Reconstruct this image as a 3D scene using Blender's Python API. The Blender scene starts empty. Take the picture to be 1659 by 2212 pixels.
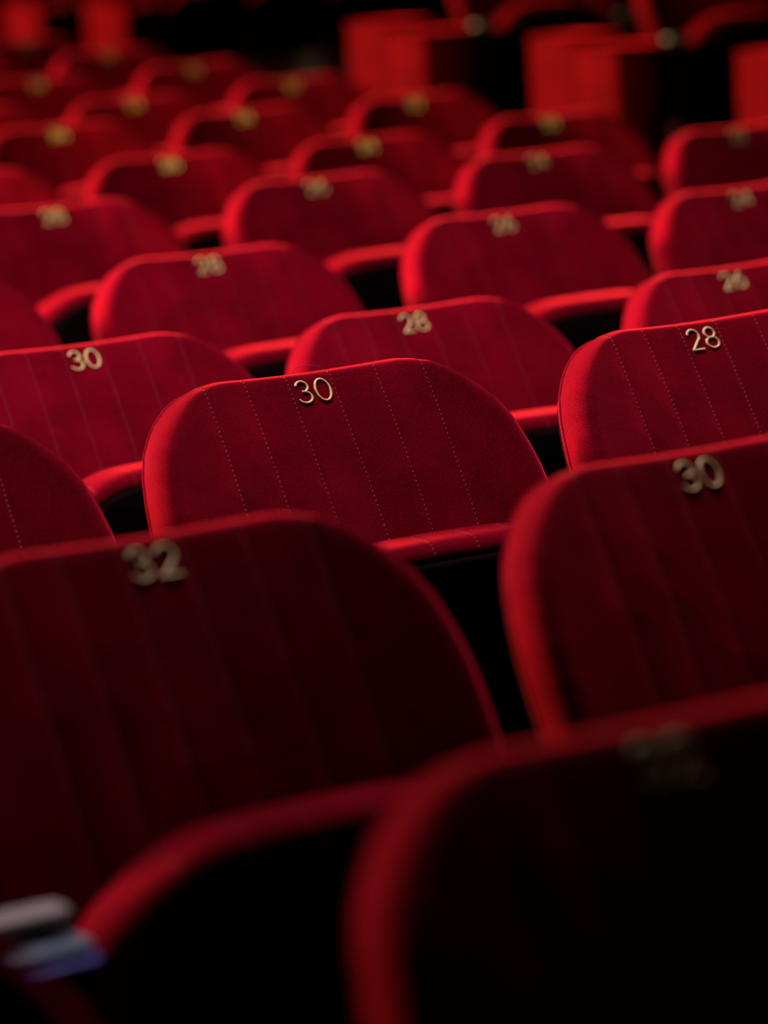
import bpy, bmesh, math, random
from math import sin, cos, pi, radians, atan2, hypot
from mathutils import Vector, Matrix
from mathutils.bvhtree import BVHTree

random.seed(7)
scene = bpy.context.scene
COL = scene.collection

# ------------------------------------------------------------------ camera
ZN = 0.865                                   # height of the embroidered numbers above the floor
CAM = Vector((-2.6133, -3.4186, 0.5496 + ZN))
YAW, PITCH, ROLL = 0.62728, -0.161673, -0.051477
f = Vector((sin(YAW) * cos(PITCH), cos(YAW) * cos(PITCH), sin(PITCH)))
r0 = Vector((cos(YAW), -sin(YAW), 0)); u0 = r0.cross(f)
r = r0 * cos(ROLL) + u0 * sin(ROLL); u = -r0 * sin(ROLL) + u0 * cos(ROLL)
cam = bpy.data.cameras.new('camera'); cam.sensor_fit = 'VERTICAL'; cam.sensor_height = 36; cam.lens = 135
cam.clip_start = 0.05; cam.clip_end = 100
cam.dof.use_dof = True; cam.dof.focus_distance = 4.27; cam.dof.aperture_fstop = 3.4; cam.dof.aperture_blades = 0
co = bpy.data.objects.new('camera', cam); COL.objects.link(co)
co.matrix_world = Matrix(((r.x, u.x, -f.x, CAM.x), (r.y, u.y, -f.y, CAM.y), (r.z, u.z, -f.z, CAM.z), (0, 0, 0, 1)))
scene.camera = co

# ------------------------------------------------------------------ world, lights, exposure
w = bpy.data.worlds.new('dark_hall'); scene.world = w; w.use_nodes = True
w.node_tree.nodes['Background'].inputs[0].default_value = (0.01, 0.008, 0.01, 1)
w.node_tree.nodes['Background'].inputs[1].default_value = 0.2
vs = scene.view_settings
vs.view_transform = 'Standard'; vs.look = 'None'; vs.gamma = 1; vs.exposure = 0.0; vs.use_curve_mapping = False

def area(name, loc, target, size, power, color, spread=180, size_y=None):
    l = bpy.data.lights.new(name, 'AREA'); l.energy = power; l.color = color; l.size = size; l.spread = radians(spread)
    if size_y: l.shape = 'RECTANGLE'; l.size_y = size_y
    o = bpy.data.objects.new(name, l); COL.objects.link(o); o.location = loc
    o.rotation_euler = (Vector(target) - Vector(loc)).to_track_quat('-Z', 'Y').to_euler()
    return o
WARM = (1.0, 0.70, 0.38); COOL = (1.0, 0.68, 0.95)
area('wall_lamp_front', (-4.6, 4.3, 3.2), (1.0, 2.0, 0.9), 1.2, 550, (1.0, 0.74, 0.36), spread=95)
area('wall_lamp_rear', (-4.5, 12.0, 4.0), (1.8, 7.4, 0.9), 1.6, 800, WARM, spread=70)
area('far_panel_fill', (2.0, 17.0, 3.2), (8.8, 15.2, 0.6), 0.8, 650, WARM, spread=90)  # added unseen light, free in the hall, to brighten the far end panels
area('ceiling_lamp_front', (0.0, 0.85, 5.0), (0.0, 0.85, 0.0), 0.8, 86, COOL, spread=94)
area('ceiling_lamp_rear', (1.8, 8.8, 5.6), (2.0, 6.5, 0), 0.8, 12, COOL, spread=75)

# ------------------------------------------------------------------ materials
def nodes_of(name):
    m = bpy.data.materials.new(name); m.use_nodes = True
    nt = m.node_tree; return m, nt, nt.nodes['Principled BSDF']

def velvet(name, base, tint, scale=900, sheen=1.0, srough=0.35):
    m, nt, b = nodes_of(name); N = nt.nodes; L = nt.links
    tc = N.new('ShaderNodeTexCoord')
    n = N.new('ShaderNodeTexNoise'); n.inputs['Scale'].default_value = scale; n.inputs['Detail'].default_value = 3; n.inputs['Roughness'].default_value = 0.65
    L.new(tc.outputs['Object'], n.inputs['Vector'])
    n2 = N.new('ShaderNodeTexNoise'); n2.inputs['Scale'].default_value = 14; n2.inputs['Detail'].default_value = 3
    L.new(tc.outputs['Object'], n2.inputs['Vector'])
    cr = N.new('ShaderNodeValToRGB')
    cr.color_ramp.elements[0].position = 0.34; cr.color_ramp.elements[1].position = 0.68
    cr.color_ramp.elements[0].color = tuple(c * 0.22 for c in base) + (1,)
    cr.color_ramp.elements[1].color = tuple(c * 2.3 for c in base) + (1,)
    mx = N.new('ShaderNodeMath'); mx.operation = 'MULTIPLY_ADD'; mx.inputs[1].default_value = 0.75; 
    m2 = N.new('ShaderNodeMath'); m2.operation = 'MULTIPLY'; m2.inputs[1].default_value = 0.25
    L.new(n2.outputs['Fac'], m2.inputs[0]); L.new(n.outputs['Fac'], mx.inputs[0]); L.new(m2.outputs[0], mx.inputs[2])
    L.new(mx.outputs[0], cr.inputs['Fac']); L.new(cr.outputs['Color'], b.inputs['Base Color'])
    bp = N.new('ShaderNodeBump'); bp.inputs['Strength'].default_value = 0.5; bp.inputs['Distance'].default_value = 0.0008
    L.new(n.outputs['Fac'], bp.inputs['Height']); L.new(bp.outputs['Normal'], b.inputs['Normal'])
    b.inputs['Roughness'].default_value = 0.9; b.inputs['Specular IOR Level'].default_value = 0.015
    b.inputs['Sheen Weight'].default_value = sheen; b.inputs['Sheen Roughness'].default_value = srough
    b.inputs['Sheen Tint'].default_value = tint + (1,)
    return m

def plain(name, color, rough=0.5, metal=0.0, spec=0.5, noise=0.0, scale=60, bump=0.0):
    m, nt, b = nodes_of(name); N = nt.nodes; L = nt.links
    b.inputs['Roughness'].default_value = rough; b.inputs['Metallic'].default_value = metal; b.inputs['Specular IOR Level'].default_value = spec
    tc = N.new('ShaderNodeTexCoord'); n = N.new('ShaderNodeTexNoise'); n.inputs['Scale'].default_value = scale; n.inputs['Detail'].default_value = 4
    L.new(tc.outputs['Object'], n.inputs['Vector'])
    cr = N.new('ShaderNodeValToRGB'); cr.color_ramp.elements[0].position = 0.3; cr.color_ramp.elements[1].position = 0.7
    cr.color_ramp.elements[0].color = tuple(c * (1 - noise) for c in color) + (1,)
    cr.color_ramp.elements[1].color = tuple(min(1, c * (1 + noise)) for c in color) + (1,)
    L.new(n.outputs['Fac'], cr.inputs['Fac']); L.new(cr.outputs['Color'], b.inputs['Base Color'])
    if bump:
        bp = N.new('ShaderNodeBump'); bp.inputs['Strength'].default_value = bump; bp.inputs['Distance'].default_value = 0.002
        L.new(n.outputs['Fac'], bp.inputs['Height']); L.new(bp.outputs['Normal'], b.inputs['Normal'])
    return m

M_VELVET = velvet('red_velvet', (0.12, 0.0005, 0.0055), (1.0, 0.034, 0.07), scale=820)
M_VELVET_DIM = velvet('red_velvet_dimmed', (0.050, 0.0003, 0.001), (1.0, 0.015, 0.03), scale=500, sheen=0.30)  # duller copy of the seat velvet; weaker light put into its colour
M_THREAD = plain('red_thread', (0.24, 0.022, 0.026), 0.7, noise=0.2, scale=900)
M_GOLD = plain('gold_embroidery_thread', (0.92, 0.84, 0.26), 0.4, 0.15, noise=0.3, scale=1400, bump=0.6)
M_PAN = plain('dark_stained_wood', (0.004, 0.001, 0.001), 0.9, spec=0.03, noise=0.35, scale=25)
M_FRAME = plain('black_painted_steel', (0.005, 0.004, 0.005), 0.9, spec=0.03, noise=0.2)
M_ARM_TAN = plain('tan_arm_reflection', (0.34, 0.33, 0.23), 0.5, noise=0.12, scale=40)  # tan reflection on the polished arm tip, painted as colour
M_ARM_DIM = plain('dim_arm_reflection', (0.07, 0.055, 0.045), 0.6, noise=0.12, scale=40)  # darker copy of the tan band; side block dimness put into its colour
M_ARM_TEAL = plain('teal_arm_reflection', (0.07, 0.19, 0.19), 0.5, 0.0, noise=0.15)  # blue-grey reflection on the arm tip, painted as colour
M_ARM_BLUE = plain('blue_arm_reflection', (0.001, 0.045, 0.30), 0.5, noise=0.15)  # deep blue reflection of stage light, painted as colour
M_CARPET = plain('dark_red_carpet', (0.03, 0.003, 0.005), 0.95, spec=0.1, noise=0.4, scale=300, bump=0.4)
M_WALL = plain('dark_wine_wall', (0.05, 0.004, 0.006), 0.9, spec=0.1, noise=0.25, scale=6)
M_BLACK = plain('black_plaster', (0.004, 0.003, 0.003), 0.9, spec=0.1, noise=0.3)
M_DRAPE = velvet('dark_red_drape', (0.10, 0.001, 0.003), (1.0, 0.03, 0.05), scale=200, sheen=0.6)

# ------------------------------------------------------------------ helpers
def mesh_from_bm(name, bm, mat, smooth=True):
    me = bpy.data.meshes.new(name); bm.normal_update(); bm.to_mesh(me); bm.free()
    me.materials.append(mat)
    if smooth:
        me.polygons.foreach_set('use_smooth', [True] * len(me.polygons))
    me.update(); return me

def obj(name, me, parent=None):
    o = bpy.data.objects.new(name, me); COL.objects.link(o)
    if parent: o.parent = parent
    return o

def tag(o, label, cat, group=None):
    o['label'] = label; o['category'] = cat
    if group: o['group'] = group
    return o

def empty(name, loc, rotz=0):
    o = bpy.data.objects.new(name, None); COL.objects.link(o); o.location = loc; o.rotation_euler = (0, 0, rotz)
    o.empty_display_size = 0.1; return o

def add_box(bm, lo, hi, bev=0.0, seg=2):
    t = bmesh.new(); bmesh.ops.create_cube(t, size=1)
    for v in t.verts:
        v.co = Vector([(lo[i] + hi[i]) / 2 + v.co[i] * (hi[i] - lo[i]) for i in range(3)])
    if bev: bmesh.ops.bevel(t, geom=t.edges[:], offset=bev, segments=seg, profile=0.5, affect='EDGES')
    me = bpy.data.meshes.new('tmp'); t.to_mesh(me); t.free(); bm.from_mesh(me); bpy.data.meshes.remove(me)

def add_prism(bm, poly, axis, a, b, bev=0.0, seg=2):
    """extrude a polygon along axis (0 = x: poly is (y, z); 2 = z: poly is (x, y)) from a to b"""
    t = bmesh.new()
    def pt(p, c): return Vector((c, p[0], p[1])) if axis == 0 else Vector((p[0], p[1], c))
    A = [t.verts.new(pt(p, a)) for p in poly]; B = [t.verts.new(pt(p, b)) for p in poly]
    t.faces.new(A); t.faces.new(B[::-1])
    for i in range(len(poly)):
        j = (i + 1) % len(poly); t.faces.new((A[j], A[i], B[i], B[j]))
    bmesh.ops.recalc_face_normals(t, faces=t.faces[:])
    if bev:
        ed = [e for e in t.edges if len(e.link_faces) == 2 and e.calc_face_angle(0) > 0.6]
        bmesh.ops.bevel(t, geom=ed, offset=bev, segments=seg, profile=0.5, affect='EDGES')
    me = bpy.data.meshes.new('tmp'); t.to_mesh(me); t.free(); bm.from_mesh(me); bpy.data.meshes.remove(me)

def add_tube(bm, pts, rad, n=6, closed=False, jitter=0.0, flat=1.0, ups=None):
    rings = []; m = len(pts)
    for i, p in enumerate(pts):
        a = pts[i - 1] if (i > 0 or closed) else pts[i]; b = pts[(i + 1) % m] if (i < m - 1 or closed) else pts[i]
        t = (b - a).normalized(); up = ups[i] if ups else (Vector((0, 0, 1)) if abs(t.z) < 0.9 else Vector((1, 0, 0)))
        s = t.cross(up).normalized(); q = s.cross(t).normalized(); R = rad * (1 + (jitter if i % 2 else -jitter) * random.uniform(0.4, 1))
        rings.append([bm.verts.new(p + s * (cos(2 * pi * k / n) * R) + q * (sin(2 * pi * k / n) * R * flat)) for k in range(n)])
    for i in range(m if closed else m - 1):
        A, B = rings[i], rings[(i + 1) % m]
        for k in range(n):
            bm.faces.new((A[k], A[(k + 1) % n], B[(k + 1) % n], B[k]))
    if not closed:
        bm.faces.new(rings[0][::-1]); bm.faces.new(rings[-1])

# ------------------------------------------------------------------ padded, outlined cushions
def chaikin(pts, it):
    for _ in range(it):
        q = [pts[0]]
        for a, b in zip(pts, pts[1:]):
            q += [(a[0] * .75 + b[0] * .25, a[1] * .75 + b[1] * .25), (a[0] * .25 + b[0] * .75, a[1] * .25 + b[1] * .75)]
        q.append(pts[-1]); pts = q
    return pts

def resample(pts, step):
    out = [pts[0]]; acc = 0.0
    for a, b in zip(pts, pts[1:]):
        L = hypot(b[0] - a[0], b[1] - a[1]); d = step - acc
        while d <= L:
            t = d / L; out.append((a[0] + (b[0] - a[0]) * t, a[1] + (b[1] - a[1]) * t)); d += step
        acc = (acc + L) % step
    if hypot(out[-1][0] - pts[-1][0], out[-1][1] - pts[-1][1]) > step * .4: out.append(pts[-1])
    return out

def outline(half, it, step):
    h = resample(chaikin(half, it), step)
    if h[0][0] < 1e-6: full = h + [(-x, v) for x, v in h[::-1]][0:-1]
    out = []
    for p in full:
        if not out or hypot(p[0] - out[-1][0], p[1] - out[-1][1]) > 1e-4: out.append(p)
    return out

def inset(poly, dists):
    n = len(poly); out = []
    for i in range(n):
        a = poly[i - 2]; b = poly[(i + 2) % n]; tx, ty = b[0] - a[0], b[1] - a[1]; L = hypot(tx, ty) or 1
        nx, ny = -ty / L, tx / L                                    # inward for this winding (x right, drop down)
        if nx * (0 - poly[i][0]) + ny * (0.2 - poly[i][1]) < 0: nx, ny = -nx, -ny
        out.append((poly[i][0] + nx * dists[i], poly[i][1] + ny * dists[i]))
    return out

def ring_solid(rings, centre_front, centre_back):
    """rings: list of lists of (x, drop, h), from the front middle to the back"""
    bm = bmesh.new(); R = [[bm.verts.new(p) for p in ring] for ring in rings]; n = len(R[0])
    c = bm.verts.new(centre_front); d = bm.verts.new(centre_back)
    for i in range(n):
        j = (i + 1) % n
        bm.faces.new((c, R[0][i], R[0][j])); bm.faces.new((d, R[-1][j], R[-1][i]))
        for A, B in zip(R, R[1:]): bm.faces.new((A[i], B[i], B[j], A[j]))
    bmesh.ops.recalc_face_normals(bm, faces=bm.faces[:])
    return bm

SEAM = 0.0572
SEAMS = [(k - 2.5) * SEAM for k in range(6)]

def cut_seams(bm, depth, hmin, vmax):
    for xs in SEAMS:
        for dx in (-0.0035, 0.0035, 0.0):
            bmesh.ops.bisect_plane(bm, geom=bm.verts[:] + bm.edges[:] + bm.faces[:], plane_co=(xs + dx, 0, 0), plane_no=(1, 0, 0), dist=1e-6)
    bm.normal_update(); paths = []
    for xs in SEAMS:
        vv = [v for v in bm.verts if abs(v.co.x - xs) < 2e-5 and v.co.z > hmin and v.co.y < vmax]
        for v in vv: v.co -= v.normal * depth
        vv.sort(key=lambda v: atan2(v.co.z - hmin, v.co.y - 0.16))   # bottom of the front, up, over the top
        paths.append([(v.co.copy(), v.normal.copy()) for v in vv])
    return paths

def dash(bm, pts, nrm, rad):
    add_tube(bm, pts, rad, n=5, flat=0.9, ups=nrm)

def stitches(path, tomap, length=0.0036, gap=0.0021, rad=0.0005, lift=0.0003):
    """separate stitches along one seam, as one mesh"""
    P = [tomap(p + n * lift) for p, n in path]; Nn = []
    for (p, n), q in zip(path, P): Nn.append((tomap(p + n * 0.01) - q).normalized())
    seg = [0.0]
    for a, b in zip(P, P[1:]): seg.append(seg[-1] + (b - a).length)
    def at(s):
        for i in range(len(P) - 1):
            if seg[i + 1] >= s:
                t = (s - seg[i]) / max(1e-9, seg[i + 1] - seg[i]); return P[i].lerp(P[i + 1], t), Nn[i].lerp(Nn[i + 1], t).normalized()
        return P[-1], Nn[-1]
    bm = bmesh.new(); s = 0.002
    while s + length < seg[-1]:
        a, na = at(s); b, nb = at(s + length); m, nm = at(s + length / 2)
        dash(bm, [a - na * rad * .8, m + nm * rad * .5, b - nb * rad * .8], [na, nm, nb], rad)
        s += length + gap
    return bm

# back: spine curve, reclined 27 degrees at the top, 18 lower down
def tilt(v): return radians(26.5 if v < 0.2 else 26.5 - 9 * min(1, (v - 0.2) / 0.2))
_Y, _Z = [0.0], [0.0]
for k in range(1, 701):
    t = tilt(k * 0.001); _Y.append(_Y[-1] - sin(t) * 0.001); _Z.append(_Z[-1] - cos(t) * 0.001)
def spine(v):
    if v < 0: t = tilt(0); return (-sin(t) * v, -cos(t) * v)
    k = min(699, int(v / 0.001)); fr = v / 0.001 - k
    return (_Y[k] + (_Y[k + 1] - _Y[k]) * fr, _Z[k] + (_Z[k + 1] - _Z[k]) * fr)
_oy, _oz = spine(0.030)
def back_map(p):
    x, v, h = p; y, z = spine(v); t = tilt(max(v, 0)); h += 0.70 * x * x      # the back wraps forward at its sides
    return Vector((x, y - _oy - cos(t) * h, ZN + z - _oz + sin(t) * h))

BACK_HALF = [(0, 0), (.09, 0), (.128, .001), (.168, .014), (.205, .043), (.234, .084), (.249, .145), (.253, .2), (.252, .3), (.248, .40), (.236, .47), (.20, .50), (.10, .505), (0, .505)]
def build_backrest():
    O = outline(BACK_HALF, 1, 0.0065); n = len(O)
    rad = []
    for x, v in O:
        top = max(0, min(1, (0.06 - v) / 0.05)); rad.append(0.027 + (0.014 - 0.027) * top)
    def ring(scale_in, h): return [(x, v, h) for x, v in inset(O, [a * scale_in for a in rad])]
    rings = []
    base = inset(O, rad)
    for s in (0.15, 0.32, 0.5, 0.68, 0.84, 0.94):
        rings.append([(x * s, 0.22 + (v - 0.22) * s, 0.011 * (1 - s * s)) for x, v in base])
    rings.append([(x, v, 0.0) for x, v in base])
    for a in (12, 25, 38, 52, 66, 80, 90):
        a = radians(a); rings.append(ring(1 - sin(a), -0.030 * (1 - cos(a))))
    rings.append(ring(0.0, -0.048)); rings.append(ring(0.12, -0.054)); rings.append(ring(0.5, -0.058))
    bm = ring_solid(rings, (0, 0.22, 0.011), (0, 0.22, -0.058))
    paths = cut_seams(bm, 0.0009, -0.050, 0.36)
    st = [stitches(p, back_map) for p in paths]
    tube = bmesh.new()
    pts = [back_map((x, v, -0.047)) for x, v in O if v < 0.46]
    k = next(i for i, (x, v) in enumerate(O) if v >= 0.46)
    pl = [(x, v) for x, v in O]; seq = [p for p in pl if p[1] < 0.46 and p[0] < 0] + [p for p in pl if p[1] < 0.46 and p[0] >= 0]
    add_tube(tube, [back_map((x, v, -0.046)) for x, v in seq], 0.0018, n=6, ups=None)
    shell = bmesh.new()
    Os = inset(O, [0.012] * n)
    sh = ring_solid([[(x * s, 0.22 + (v - 0.22) * s, -0.0582) for x, v in Os] for s in (0.5, 1.0)] + [[(x, v, -0.066) for x, v in Os]] + [[(x * .5, .22 + (v - .22) * .5, -0.070) for x, v in Os]], (0, .22, -0.0582), (0, .22, -0.070))
    bvh = None
    for b in (bm, sh):
        for v in b.verts: v.co = back_map(v.co)
    bvh = BVHTree.FromBMesh(bm)
    return bm, st, tube, sh, bvh

# tipped-up seat: outline in front view, thickness towards the back
def seat_map(p):
    x, v, h = p
    return Vector((x, -0.262 + 0.03 * v - h, 0.735 - v - 0.03 * h))
SEAT_HALF = [(0, 0), (.09, .001), (.12, .007), (.15, .020), (.175, .035), (.2, .056), (.217, .085), (.227, .12), (.231, .16), (.231, .2), (.230, .34), (.225, .385), (.20, .405), (.10, .41), (0, .41)]
def build_seat():
    O = outline(SEAT_HALF, 2, 0.011); n = len(O)
    def ring(ins, h): return [(x, v, h) for x, v in inset(O, [ins] * n)]
    rings = [[(x * .5, .2 + (v - .2) * .5, -.004) for x, v in inset(O, [.03] * n)], ring(.030, -.004), ring(.022, -.002)]
    for a in (15, 35, 55, 75, 90):
        a = radians(a); rings.append(ring(0.020 * (1 - sin(a)), -0.002 - 0.020 * (1 - cos(a))))
    rings.append(ring(0, -.052))
    for a in (30, 60, 90):
        a = radians(a); rings.append(ring(0.02 * (1 - cos(a)), -.052 - .02 * sin(a)))
    rings.append([(x * .5, .2 + (v - .2) * .5, -.082) for x, v in inset(O, [.02] * n)])
    bm = ring_solid(rings, (0, .2, -.004), (0, .2, -.085))
    paths = cut_seams(bm, 0.0013, -0.060, 0.03)
    st = [stitches([q for q in p if q[0].z < -0.001], seat_map) for p in paths]
    P = inset(O, [.021] * n); P2 = inset(O, [.026] * n)
    pan = ring_solid([[(x * .5, .2 + (v - .2) * .5, .004) for x, v in P2], [(x, v, .004) for x, v in P2], [(x, v, .0005) for x, v in P], [(x, v, -.003) for x, v in P]], (0, .2, .004), (0, .2, -.003))
    for b in (bm, pan):
        for v in b.verts: v.co = seat_map(v.co)
    return bm, st, pan

# embroidered numbers
def arc(cx, cy, rx, ry, a0, a1, n=22):
    return [(cx + rx * cos(radians(a0 + (a1 - a0) * i / n)), cy + ry * sin(radians(a0 + (a1 - a0) * i / n))) for i in range(n + 1)]
GLYPH = {
 '0': [arc(.36, .5, .36, .5, 90, 450, 40)],
 '2': [arc(.34, .70, .32, .30, 170, -38) + [(.03, .0)], [(.03, 0.0), (.70, 0.0)]],
 '3': [arc(.33, .755, .29, .245, 172, -75), arc(.33, .265, .34, .265, 82, -165), [(.26, .525), (.40, .525)]],
 '4': [[(.55, 0), (.55, 1), (.02, .28), (.72, .28)]],
 '6': [arc(.36, .31, .34, .31, 90, 450, 30), [(.05, .40), (.20, .68), (.50, 1.0)]],
 '8': [arc(.36, .755, .28, .245, 90, 450, 30), arc(.36, .265, .34, .265, 90, 450, 30)],
}
NH, NP = 0.0262, 0.0250
def number_mesh(text, bvh):
    bm = bmesh.new(); x0 = -(NP * (len(text) - 1) + NH * 0.72) / 2
    for i, ch in enumerate(text):
        for stroke in GLYPH[ch]:
            closed = stroke[0] == stroke[-1] or hypot(stroke[0][0] - stroke[-1][0], stroke[0][1] - stroke[-1][1]) < 1e-6
            q = resample([(x0 + i * NP + a * NH, 0.030 + NH / 2 - b * NH) for a, b in stroke], 0.0007)
            if closed: q = q[:-1] if hypot(q[0][0] - q[-1][0], q[0][1] - q[-1][1]) < 0.0005 else q
            P, U = [], []
            for x, v in q:
                o = back_map((x, v, 0.05)); d = (back_map((x, v, -0.02)) - o).normalized()
                loc, nrm, _, _ = bvh.ray_cast(o, d)
                if loc is None: continue
                if nrm.dot(d) > 0: nrm = -nrm
                P.append(loc + nrm * 0.0003); U.append(nrm)
            add_tube(bm, P, 0.0017, n=8, closed=closed, jitter=0.16, flat=0.75, ups=U)
    return mesh_from_bm('seat_number', bm, M_GOLD)

# ------------------------------------------------------------------ meshes shared by all seats
bm, st_bms, piping_bm, shell_bm, BVH = build_backrest()
ME_BACK = mesh_from_bm('backrest', bm, M_VELVET); ME_PIPE = mesh_from_bm('piping', piping_bm, M_VELVET); ME_SHELL = mesh_from_bm('back_shell', shell_bm, M_PAN)
ME_BST = [mesh_from_bm('seam_stitching', b, M_THREAD) for b in st_bms]
bm, st_bms, pan_bm = build_seat()
ME_SEAT = mesh_from_bm('seat_cushion', bm, M_VELVET); ME_PAN = mesh_from_bm('seat_pan', pan_bm, M_PAN)
ME_SST = [mesh_from_bm('seam_stitching', b, M_THREAD) for b in st_bms]
NUM = {}
def num_mesh(n):
    if n not in NUM: NUM[n] = number_mesh(str(n), BVH)
    return NUM[n]

PITCH_X = 0.556
def frame_mesh():
    bm = bmesh.new()
    prof = [(-.24, 0), (.06, 0), (.06, .02), (-.06, .05), (-.075, .30), (-.105, .50), (-.135, .604), (-.235, .604), (-.235, .585), (-.20, .56), (-.19, .45), (-.17, .05), (-.24, .02)]
    add_prism(bm, prof, 0, -0.012, 0.012, 0.003, 1); return mesh_from_bm('side_frame', bm, M_FRAME, False)
def arm_plan(w, y0, y1, nose):
    return [(-w, y1), (-w, y0 + nose)] + [(-w + nose * (1 - cos(a)), y0 + nose * (1 - sin(a))) for a in [pi / 8 * k for k in range(1, 4)]] + [(-w + nose, y0), (w - nose, y0)] + [(w - nose + nose * sin(a), y0 + nose * (1 - cos(a))) for a in [pi / 8 * k for k in range(1, 4)]] + [(w, y0 + nose), (w, y1)]
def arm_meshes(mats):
    """a low black arm whose front end carries painted reflection bands, shaped as raised layers"""
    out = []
    for nm, w_, y0, y1, z0, z1, bev, mat in (('armrest', .036, -.272, -.178, .606, .629, .004, M_FRAME), ('arm_reflection_base', .0425, -.309, -.205, .6292, .6548, .002, mats[1]), ('arm_reflection_mid', .043, -.297, -.200, .655, .664, .004, mats[0]),
                                             ('arm_reflection_gap', .034, -.262, -.235, .6642, .670, 0, mats[2]), ('arm_reflection_top', .042, -.270, -.235, .6702, .684, .006, mats[3])):
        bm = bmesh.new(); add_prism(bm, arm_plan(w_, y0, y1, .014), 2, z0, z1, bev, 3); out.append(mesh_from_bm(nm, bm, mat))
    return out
ME_FRAME = frame_mesh(); ME_ARM = arm_meshes((M_ARM_TEAL, M_ARM_BLUE, M_FRAME, M_ARM_TAN)); ME_ARM_DARK = arm_meshes((M_FRAME, M_FRAME, M_FRAME, M_ARM_DIM)); ME_ARM_BLACK = arm_meshes((M_FRAME,) * 4)  # dark and black sets put the dimness of distant arms into colour
bm = bmesh.new(); add_tube(bm, [Vector((-.5, -.185, .335)), Vector((.5, -.185, .335))], 0.015, n=12); ME_RAIL = mesh_from_bm('seat_rail', bm, M_FRAME)
bm = bmesh.new(); add_box(bm, (-.5, -.15, .43), (.5, -.115, .47), .004); ME_BRACE = mesh_from_bm('back_brace', bm, M_FRAME)

def make_seat(x, y, z, rot, number, detail, end=False, seat_dz=0.0, arms=None, left=PITCH_X / 2, right=PITCH_X / 2):
    arms = arms or ME_ARM
    t = empty('theatre_seat', (x, y, z), rot)
    b = obj('backrest', ME_BACK, t); obj('piping', ME_PIPE, b)
    if number: obj('seat_number', num_mesh(number), b)['label'] = 'gold embroidered seat number'
    if detail >= 1:
        for me in ME_BST: obj('seam_stitching', me, b)
    obj('back_shell', ME_SHELL, t)['label'] = 'dark wooden back shell'
    s = obj('seat_cushion', ME_SEAT, t); s.location.z = seat_dz
    if detail >= 2:
        for me in ME_SST: obj('seam_stitching', me, s)
    p = obj('seat_pan', ME_PAN, t); p.location.z = seat_dz; p['label'] = 'dark underside of the tipped-up seat'
    for x_ in ([-left, right] if end else [-left]):
        o = obj('side_frame', ME_FRAME, t); o.location = (x_, 0, 0)
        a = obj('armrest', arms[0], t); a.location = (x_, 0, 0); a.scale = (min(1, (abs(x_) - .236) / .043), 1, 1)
        if arms is ME_ARM: a['label'] = 'black armrest with painted beige and blue reflections on its front end'
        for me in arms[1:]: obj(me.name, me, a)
    for me in (ME_RAIL, ME_BRACE):
        o = obj(me.name, me, t); o.location.x = (right - left) / 2; o.scale = (left + right - .032, 1, 1)
    return t

# ------------------------------------------------------------------ the hall
def struct(name, bm, mat):
    o = obj(name, mesh_from_bm(name, bm, mat, False)); o['kind'] = 'structure'; return o
ROWZ = {1: .043, 2: .027, 3: .005, 4: -.053, 5: -.04, 6: -.02, 7: -.024, 8: -.002, 9: .004, 10: .023, 11: .045, 12: .065}
ROWY = {1: -1.76, 2: -.88, 3: 0, 4: .88, 5: 1.775, 6: 2.67, 7: 3.585, 8: 4.46, 9: 5.38, 10: 6.29, 11: 7.17, 12: 8.05}
X0, X1 = -8.0, 16.0; FB = -0.35
bm = bmesh.new(); ys = [-6.0]
prev = -6.0
for k in range(1, 13):
    y1_ = ROWY[k] + 0.30 if k < 12 else 27.0
    add_box(bm, (X0, prev, FB), (X1, y1_, ROWZ[k] - 0.008)); prev = y1_
struct('floor', bm, M_CARPET)
bm = bmesh.new(); add_box(bm, (X0, 27.0, FB), (X1, 27.2, 7.0)); struct('wall_back', bm, M_WALL)
bm = bmesh.new(); add_box(bm, (X0 - .2, -6.2, FB), (X0, 27.2, 7.0)); struct('wall_left', bm, M_WALL)
bm = bmesh.new(); add_box(bm, (X1, -6.2, FB), (X1 + .2, 27.2, 7.0)); struct('wall_right', bm, M_WALL)
bm = bmesh.new(); add_box(bm, (X0, -6.2, FB), (X1, -6.0, 7.0)); struct('wall_front', bm, M_BLACK)
bm = bmesh.new(); add_box(bm, (X0 - .2, -6.2, 7.0), (X1 + .2, 27.2, 7.2)); struct('ceiling', bm, M_BLACK)

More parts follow.
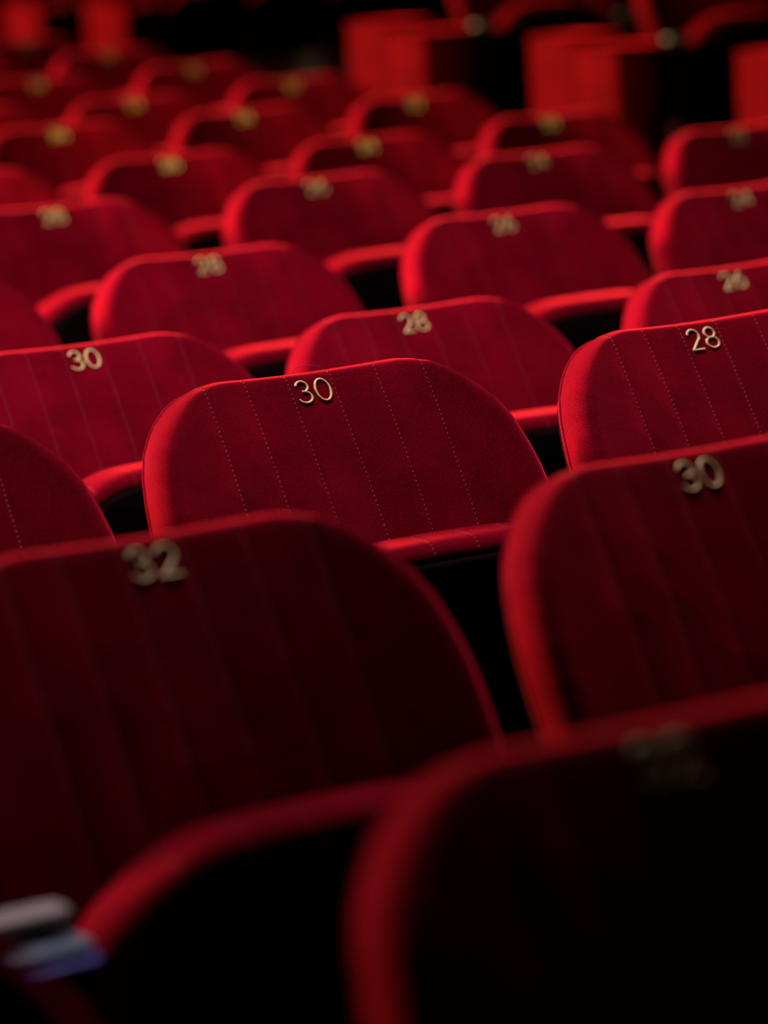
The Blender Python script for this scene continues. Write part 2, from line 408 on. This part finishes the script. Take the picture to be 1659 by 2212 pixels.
# ------------------------------------------------------------------ main block: row, number, x, y, z, turn
SEATS = [(1, 34, -1.872, -1.728, 0.043, -0.04), (1, 32, -1.219, -1.758, 0.043, -0.0232), (2, 34, -1.567, -0.863, 0.027, -0.0471), (2, 32, -1.001, -0.879, 0.028, -0.0232), (2, 30, -0.441, -0.892, 0.026, 0.0005), (3, 32, -0.779, 0.02, 0.005, -0.0468), (3, 30, -0.22, 0.004, 0.006, -0.0232), (3, 28, 0.334, -0.008, 0.003, 0.0002), (4, 32, -0.547, 0.899, -0.053, -0.0472), (4, 30, 0.032, 0.887, -0.049, -0.0227), (4, 28, 0.567, 0.875, -0.057, -0.0001), (4, 26, 1.154, 0.867, -0.057, 0.0247), (5, 30, 0.254, 1.796, -0.04, -0.0477), (5, 28, 0.821, 1.769, -0.045, -0.0238), (5, 26, 1.431, 1.77, -0.035, 0.002), (5, 24, 1.985, 1.782, -0.041, 0.0255), (6, 30, 0.523, 2.693, -0.02, -0.0473), (6, 28, 1.081, 2.669, -0.025, -0.0237), (6, 26, 1.669, 2.657, -0.022, 0.0011), (6, 24, 2.232, 2.674, -0.02, 0.025), (6, 22, 2.801, 2.708, -0.014, 0.049), (7, 28, 1.411, 3.604, -0.024, -0.0455), (7, 26, 1.937, 3.582, -0.025, -0.0231), (7, 24, 2.466, 3.58, -0.029, -0.0015), (7, 22, 3.002, 3.589, -0.019, 0.0217), (8, 28, 1.663, 4.481, -0.002, -0.0458), (8, 26, 2.198, 4.464, -0.0, -0.0232), (8, 24, 2.731, 4.456, -0.001, -0.0006), (8, 22, 3.26, 4.459, -0.005, 0.0217), (9, 26, 2.473, 5.397, 0.004, -0.0455), (9, 24, 2.996, 5.371, -0.002, -0.0234), (9, 22, 3.528, 5.381, 0.011, -0.0009), (10, 26, 2.703, 6.307, 0.023, -0.0464), (10, 24, 3.25, 6.287, 0.022, -0.0233), (10, 22, 3.801, 6.286, 0.028, 0.0), (11, 24, 3.515, 7.176, 0.045, -0.023), (11, 22, 4.059, 7.172, 0.046, -0.0), (12, 24, 3.755, 8.056, 0.065, -0.023), (12, 22, 4.286, 8.059, 0.065, -0.0006)]
ORD = ['', 'first', 'second', 'third', 'fourth', 'fifth', 'sixth', 'seventh', 'eighth', 'ninth', 'tenth', 'eleventh', 'twelfth']
WORDS = {22: 'twenty-two', 24: 'twenty-four', 26: 'twenty-six', 28: 'twenty-eight', 30: 'thirty', 32: 'thirty-two', 34: 'thirty-four'}
EXTRA = {(3, 30): 'red velvet seat numbered 30 in sharp focus with a loose thread, third row',
         (3, 28): 'red velvet seat numbered 28 beside the sharp 30, third row',
         (3, 32): 'red velvet seat at the left photo edge, just left of the sharp 30',
         (2, 32): 'large blurred red velvet seat numbered 32 in the second row',
         (2, 30): 'blurred red velvet seat numbered 30 in the second row, right of the 32',
         (1, 32): 'very dark out-of-focus seat filling the bottom right corner',
         (1, 34): 'dark out-of-focus seat whose shoulder crosses the bottom left corner'}
POS = {(q[0], q[1]): q for q in SEATS}
def gap(row, num, d):
    a, b, c = POS[(row, num)], POS.get((row, num + d)), POS.get((row, num - d))
    q = b or c; return min(.30, hypot(a[2] - q[2], a[3] - q[3]) / 2)
for row, num, x, y, z, rot in SEATS:
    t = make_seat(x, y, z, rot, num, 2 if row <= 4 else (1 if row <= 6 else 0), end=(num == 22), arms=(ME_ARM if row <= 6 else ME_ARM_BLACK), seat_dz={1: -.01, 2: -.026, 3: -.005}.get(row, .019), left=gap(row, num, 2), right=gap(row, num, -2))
    if (row, num) in EXTRA: lab = EXTRA[(row, num)]
    elif row <= 6:
        k = [q[1] for q in SEATS if q[0] == row].index(num)
        lab = 'red velvet tip-up seat numbered %s, %s row from the front' % (WORDS[num], ORD[row])
        if row in (5, 6): lab = 'blurred ' + lab
    else:
        k = (num - 22) // 2
        lab = 'blurred red velvet seat, %s the aisle in the %s row from the front' % (['at', 'second from', 'third from', 'fourth from'][k], ORD[row])
    tag(t, lab, 'seat', 'red velvet theatre seats in the main block')
    if (row, num) == (3, 30):
        b = [c for c in t.children if c.name.startswith('backrest')][0]
        pts = [back_map((-0.010 + 0.042 * s, -0.001 - 0.0045 * sin(pi * s) ** 0.7, -0.012 - 0.004 * s)) for s in [i / 24 for i in range(25)]]
        bm = bmesh.new(); add_tube(bm, pts, 0.0004, n=5); o = obj('loose_thread', mesh_from_bm('loose_thread', bm, M_THREAD), b); o['label'] = 'loose thread arching off the top edge'

# ------------------------------------------------------------------ side block across the aisle
def end_panel(x, y_back, z, label, width=0.19):
    t = empty('end_panel', (x, y_back, z))
    for nm, a, b_, h in (('rear_panel', -.20, 0, .70), ('front_panel', -.385, -.202, .672)):
        bm = bmesh.new(); add_box(bm, (0, a, 0.06), (width, b_, h - .022), .006); p = obj(nm, mesh_from_bm(nm, bm, M_VELVET_DIM), t)
        bm = bmesh.new(); add_box(bm, (-.006, a - (.006 if nm == 'front_panel' else 0), h - .022), (width + .004, b_, h), .009, 3); obj('top_pad', mesh_from_bm('top_pad', bm, M_VELVET_DIM), p)
    bm = bmesh.new(); add_box(bm, (.015, -.37, 0), (width - .015, -.015, .06), .003); obj('plinth', mesh_from_bm('plinth', bm, M_FRAME), t)
    return tag(t, label, 'seat panel', 'red row-end panels along the aisles')
def dim_velvet(t):  # swaps in the velvet copy with dimmer light put into its colour
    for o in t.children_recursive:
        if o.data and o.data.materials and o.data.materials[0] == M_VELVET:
            o.material_slots[0].link = 'OBJECT'; o.material_slots[0].material = M_VELVET_DIM
SIDE = [(4.3, 4.40, 0.225), (4.3, 5.29, 0.265), (4.3, 6.18, 0.305)]
for i, (x, yb, z) in enumerate(SIDE):
    bm = bmesh.new(); add_box(bm, (4.22, yb - .50, FB + .01), (9.0, yb + .385, z)); struct('trim_%d' % (i + 1), bm, M_CARPET)
    end_panel(x, yb, z, ['red row-end panel cut by the right photo edge, nearest across the aisle', 'middle bright red row-end panel across the aisle, upper right', 'bright red row-end panel across the aisle, top centre, leftmost of three'][i])
    for k in range(3):
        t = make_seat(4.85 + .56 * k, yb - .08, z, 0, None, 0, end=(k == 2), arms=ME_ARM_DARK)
        dim_velvet(t); tag(t, 'dim red seat in the raised side block, %s row, %s from the aisle' % (['nearest', 'middle', 'farthest'][i], ['first', 'second', 'third'][k]), 'seat', 'red velvet seats in the raised side block')

# ------------------------------------------------------------------ far block at the back left
ZF = 0.165
bm = bmesh.new(); add_box(bm, (8.6, 14.2, FB + .01), (15.0, 16.3, ZF)); struct('trim_4', bm, M_CARPET)
for i, (x, yb) in enumerate([(8.76, 14.84), (8.76, 15.73)]):
    end_panel(x, yb, ZF, ['far red row-end panel at the top left, right of the two', 'far red row-end panel in the top left corner'][i])
    for k in range(4):
        t = make_seat(9.31 + .56 * k, yb - .08, ZF, 0, None, 0, end=(k == 3), arms=ME_ARM_BLACK)
        dim_velvet(t); tag(t, 'far dim red seat at the top left, %s row, %s from its end panel' % (['nearer', 'farther'][i], ['first', 'second', 'third', 'fourth'][k]), 'seat', 'red velvet seats in the far block')
